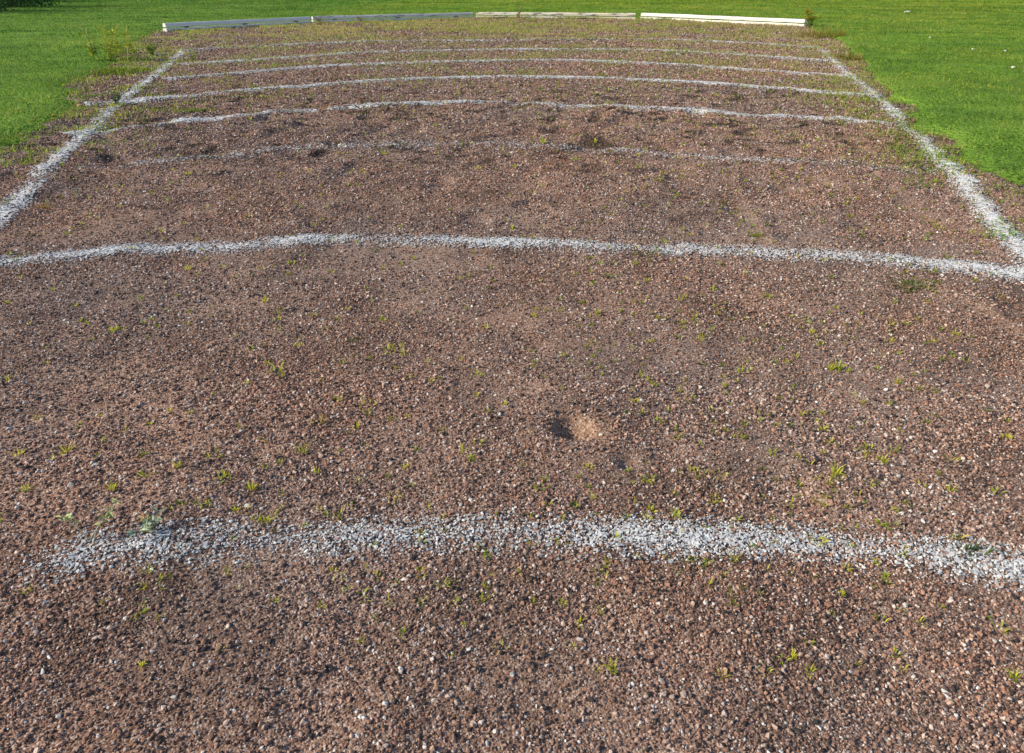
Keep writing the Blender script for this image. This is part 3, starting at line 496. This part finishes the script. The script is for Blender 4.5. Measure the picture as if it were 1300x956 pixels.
weed('dandelion', -4.12, 6.55, 'paler yellow flower at the very edge of the left lawn', 'flower', 1, .11, .03, (.14, .26, .04), .8, None, .2, 6, 1, .003, .0)
weed('pulled_seedling', -.915, 1.185, 'pale uprooted seedling with a long bare stem lying on the nearest chalk arc', 'seedling', 3,   .105, .011, (.48, .60, .20), None, plain('pale_stem', (.55, .50, .40)), .9, 8, 0, .0016, .62)
weed('seedling', -.80, 1.205, 'flat chalk-dusted green seedling just right of the uprooted one', 'seedling', 3, .05, .012, (.5, .62, .4), None, None, 1.3, 7, 0, .0012, .3)

# ------------------------------------------------------------------ timber beams closing the sector
def rough_box(L, d, h, seed, chamf=.008):
    n = 26; xs = np.linspace(0, L, n); pr = np.array([(0, 0), (d, 0), (d, h - chamf), (d - chamf, h), (chamf, h), (0, h - chamf)]); m = len(pr)
    V = np.zeros((n, m, 3)); V[..., 0] = xs[:, None]; V[..., 1] = pr[None, :, 0]; V[..., 2] = pr[None, :, 1]
    V[..., 1] += .006 * vn(xs, xs * 0 + seed, .5, 200 + seed)[:, None]; V[..., 2] += (.006 * vn(xs, xs * 0 + seed, .8, 210 + seed))[:, None] * (pr[:, 1] > .01)
    V += rng.normal(0, .0012, V.shape)
    i = np.arange(n * m).reshape(n, m); q = np.roll(i, -1, 1); F = list(np.stack([i[:-1], q[:-1], q[1:], i[1:]], -1).reshape(-1, 4))
    for row, s_ in ((i[0], 1), (i[-1], -1)):
        row = row[::-s_] if s_ == 1 else row
        F += [(row[0], row[1], row[2], row[5]), (row[2], row[3], row[4], row[5])]
    return np_mesh('plank', V.reshape(-1, 3), np.array(F))
def beam(a, b, label, wears, dirt):
    dx, dy = b[0] - a[0], b[1] - a[1]; L = math.hypot(dx, dy); xm = np.linspace(a[0], b[0], 9); ym = np.linspace(a[1], b[1], 9)
    root = empty('timber_beam', (a[0], a[1], float(H(xm, ym).mean()) - .01), math.atan2(dy, dx), label, 'timber beam', 'white timber beams closing the sector')
    lo = add('lower_plank', rough_box(L, .16, .078, random.randint(0, 40)), root); lo.data.materials.append(painted_wood('painted_timber', wears[0], dirt))
    up = add('upper_plank', rough_box(L - .01, .135, .090, random.randint(0, 40), .03), root); up.location = (.006, .018, .108); up.data.materials.append(painted_wood('painted_timber', wears[1], dirt))
    for k in (.12, .5, .88):                                            # spacer blocks leave the dark slit between the planks
        s_ = add('spacer', rough_box(.10, .10, .029, 3, .002), root); s_.location = (L * k, .045, .0785); s_.data.materials.append(M_BARK)
    return root
beam(*BEAMS[0], 'leftmost worn grey-white beam, slanting away from the left lawn', (.31, .36), (.9, .9, .9))
beam(*BEAMS[1], 'weathered grey beam with dark peeled front, second from the left', (.34, .42), (.8, .76, .70))
beam(*BEAMS[2], 'cream beam with yellowed paint and a weed stalk before it', (.39, .45), (1, .86, .58))
beam(*BEAMS[3], 'brightest white beam, at right beside the yellow-flowered weed', (.33, .38), (1, .95, .85))

# ------------------------------------------------------------------ small white things in the lawn
def cap_mesh(r):
    n, k = 7, 12; V = [(0, 0, r * .62)]
    for i in range(1, n):
        t = i / (n - 1) * 1.75
        for j in range(k): a = j / k * 6.283; q = r * math.sin(min(t, 1.57)) * (1 - .12 * max(0, t - 1.57) / .2) * (1 + .04 * math.sin(3 * a)); V.append((q * math.cos(a), q * math.sin(a), r * .62 * math.cos(t)))
    F = [(0, 1 + j, 1 + (j + 1) % k) for j in range(k)]
    for i in range(n - 2):
        for j in range(k):
            p, q = 1 + i * k + j, 1 + i * k + (j + 1) % k; F += [(p, p + k, q + k), (p, q + k, q)]
    return np_mesh('cap', np.array(V), np.array(F), flat=False, mats=[M_WHITE])
for (x_, y_, r_, lab) in [(8.901,16.396,.028,'small white mushroom in the right lawn, nearest the tall yellowing grass'),(8.058,13.371,.03,'small white mushroom in the right lawn, left one of a close pair'),(8.435,13.067,.026,'small white mushroom in the right lawn, right one of a close pair'),(6.973,10.527,.036,'largest white mushroom, nearest one in the right lawn')]:
    r0 = empty('white_mushroom', (x_, y_, gz1(x_, y_)), random.uniform(0, 6), lab, 'mushroom', 'white mushrooms in the right lawn')
    add('cap', cap_mesh(r_ * .85), r0).location = (0, 0, .016); V, F = tube([(0, 0, 0), (.001, 0, .01), (0, .001, .02)], r_ * .3, r_ * .24, 8); add('stem', np_mesh('stem', V, F, flat=False, mats=[M_WHITE]), r0)
g_ = 9; X, Y = np.meshgrid(np.linspace(-.09, .09, g_), np.linspace(-.065, .065, g_)); x, y = X.ravel(), Y.ravel()
zz = .075 + .035 * vn(x, y, .05, 300) + .02 * vn(x, y, .02, 301); idx = np.arange(g_ * g_).reshape(g_, g_)
pp = add('paper_scrap', np_mesh('paper_scrap', np.stack([x, y, zz], 1), np.stack([idx[:-1, :-1], idx[:-1, 1:], idx[1:, 1:], idx[1:, :-1]], -1).reshape(-1, 4), mats=[M_PAPER]))
pp.location = (14.875, 29.416, gz1(14.875, 29.416)); tag(pp, 'crumpled white scrap lying far back on the right lawn', 'paper scrap')

# ------------------------------------------------------------------ dark shrubs at the far left
def shrub(x, y, w, h, label, n=7000):
    root = empty('shrub', (x, y, 0), 0, label, 'shrub', 'dark shrubs at the far left of the lawn')
    for k in range(5):
        a = k * 1.26 + .3; tt = np.linspace(0, 1, 5); P = np.stack([math.cos(a) * w * .3 * tt, math.sin(a) * w * .3 * tt, h * .75 * tt], 1); V, F = tube(P, .04, .012, 6); add('stem', np_mesh('stem', V, F, flat=False, mats=[M_BARK]), root)
    c = rng.normal(0, 1, (16, 3)); c /= np.linalg.norm(c, axis=1)[:, None]; c = c * np.array([w * .33, w * .33, h * .32]) + np.array([0, 0, h * .45]); rad = rng.uniform(.22, .36, 16) * w
    k = rng.integers(0, 16, n); d = rng.normal(0, 1, (n, 3)); d /= np.linalg.norm(d, axis=1)[:, None]; P = c[k] + d * (rad[k] * rng.uniform(.55, 1.05, n))[:, None] * np.array([1, 1, .85]); P[:, 2] = np.maximum(P[:, 2], rng.uniform(.02, .25, n))
    col = np.array([.05, .14, .035]) * rng.uniform(.5, 1.5, (n, 1)); V, F, C = leaves(P, d + rng.normal(0, .6, (n, 3)), rng.uniform(.09, .17, n), rng.uniform(.05, .09, n), col)
    add('foliage', np_mesh('foliage', V, F, C, mats=[LEAF]), root); return root
shrub(-22.3, 31.6, 5.0, 2.4, 'dark leafy shrub cut by the top left corner of the view')
shrub(-24.2, 38.0, 4.5, 2.6, 'dark shrub just right of the corner one, on the shaded lawn')
shrub(-29.5, 48.0, 4.5, 2.6, 'farthest dark shrub, only its foot showing above the left lawn')

# ------------------------------------------------------------------ light and camera
ELEV, AZ = R(29), R(262)                                   # compass bearing of the sun from +Y, clockwise: low at the left, a little behind the viewer
w = bpy.data.worlds.new('World'); sc.world = w; w.use_nodes = True; nt = w.node_tree
sky = nt.nodes.new('ShaderNodeTexSky'); sky.sky_type = 'NISHITA'; sky.sun_disc = False; sky.sun_elevation = ELEV; sky.sun_rotation = AZ; sky.air_density = 1.0; sky.dust_density = .6; sky.ozone_density = 1.5
nt.links.new(sky.outputs[0], nt.nodes['Background'].inputs[0]); nt.nodes['Background'].inputs[1].default_value = .145
sl = bpy.data.lights.new('sun', 'SUN'); sl.energy = 5.0; sl.angle = R(.6); sl.color = (1, .87, .65)
so = bpy.data.objects.new('sun', sl); COL.objects.link(so)
from mathutils import Vector
to_sun = Vector((math.sin(AZ) * math.cos(ELEV), math.cos(AZ) * math.cos(ELEV), math.sin(ELEV)))
so.rotation_euler = to_sun.to_track_quat('Z', 'Y').to_euler(); so.location = (-30, -5, 20)
cam = bpy.data.cameras.new('camera'); cam.sensor_width = 36; cam.lens = 900.9 / 1300 * 36; cam.shift_y = -45 / 1300; cam.clip_start = .05; cam.clip_end = 3000
co = bpy.data.objects.new('camera', cam); COL.objects.link(co); co.location = (0, 0, 1.104); co.rotation_euler = (R(90 - 26.83), 0, 0)
sc.camera = co
sc.view_settings.view_transform = 'Standard'; sc.view_settings.look = 'None'; sc.view_settings.exposure = 0
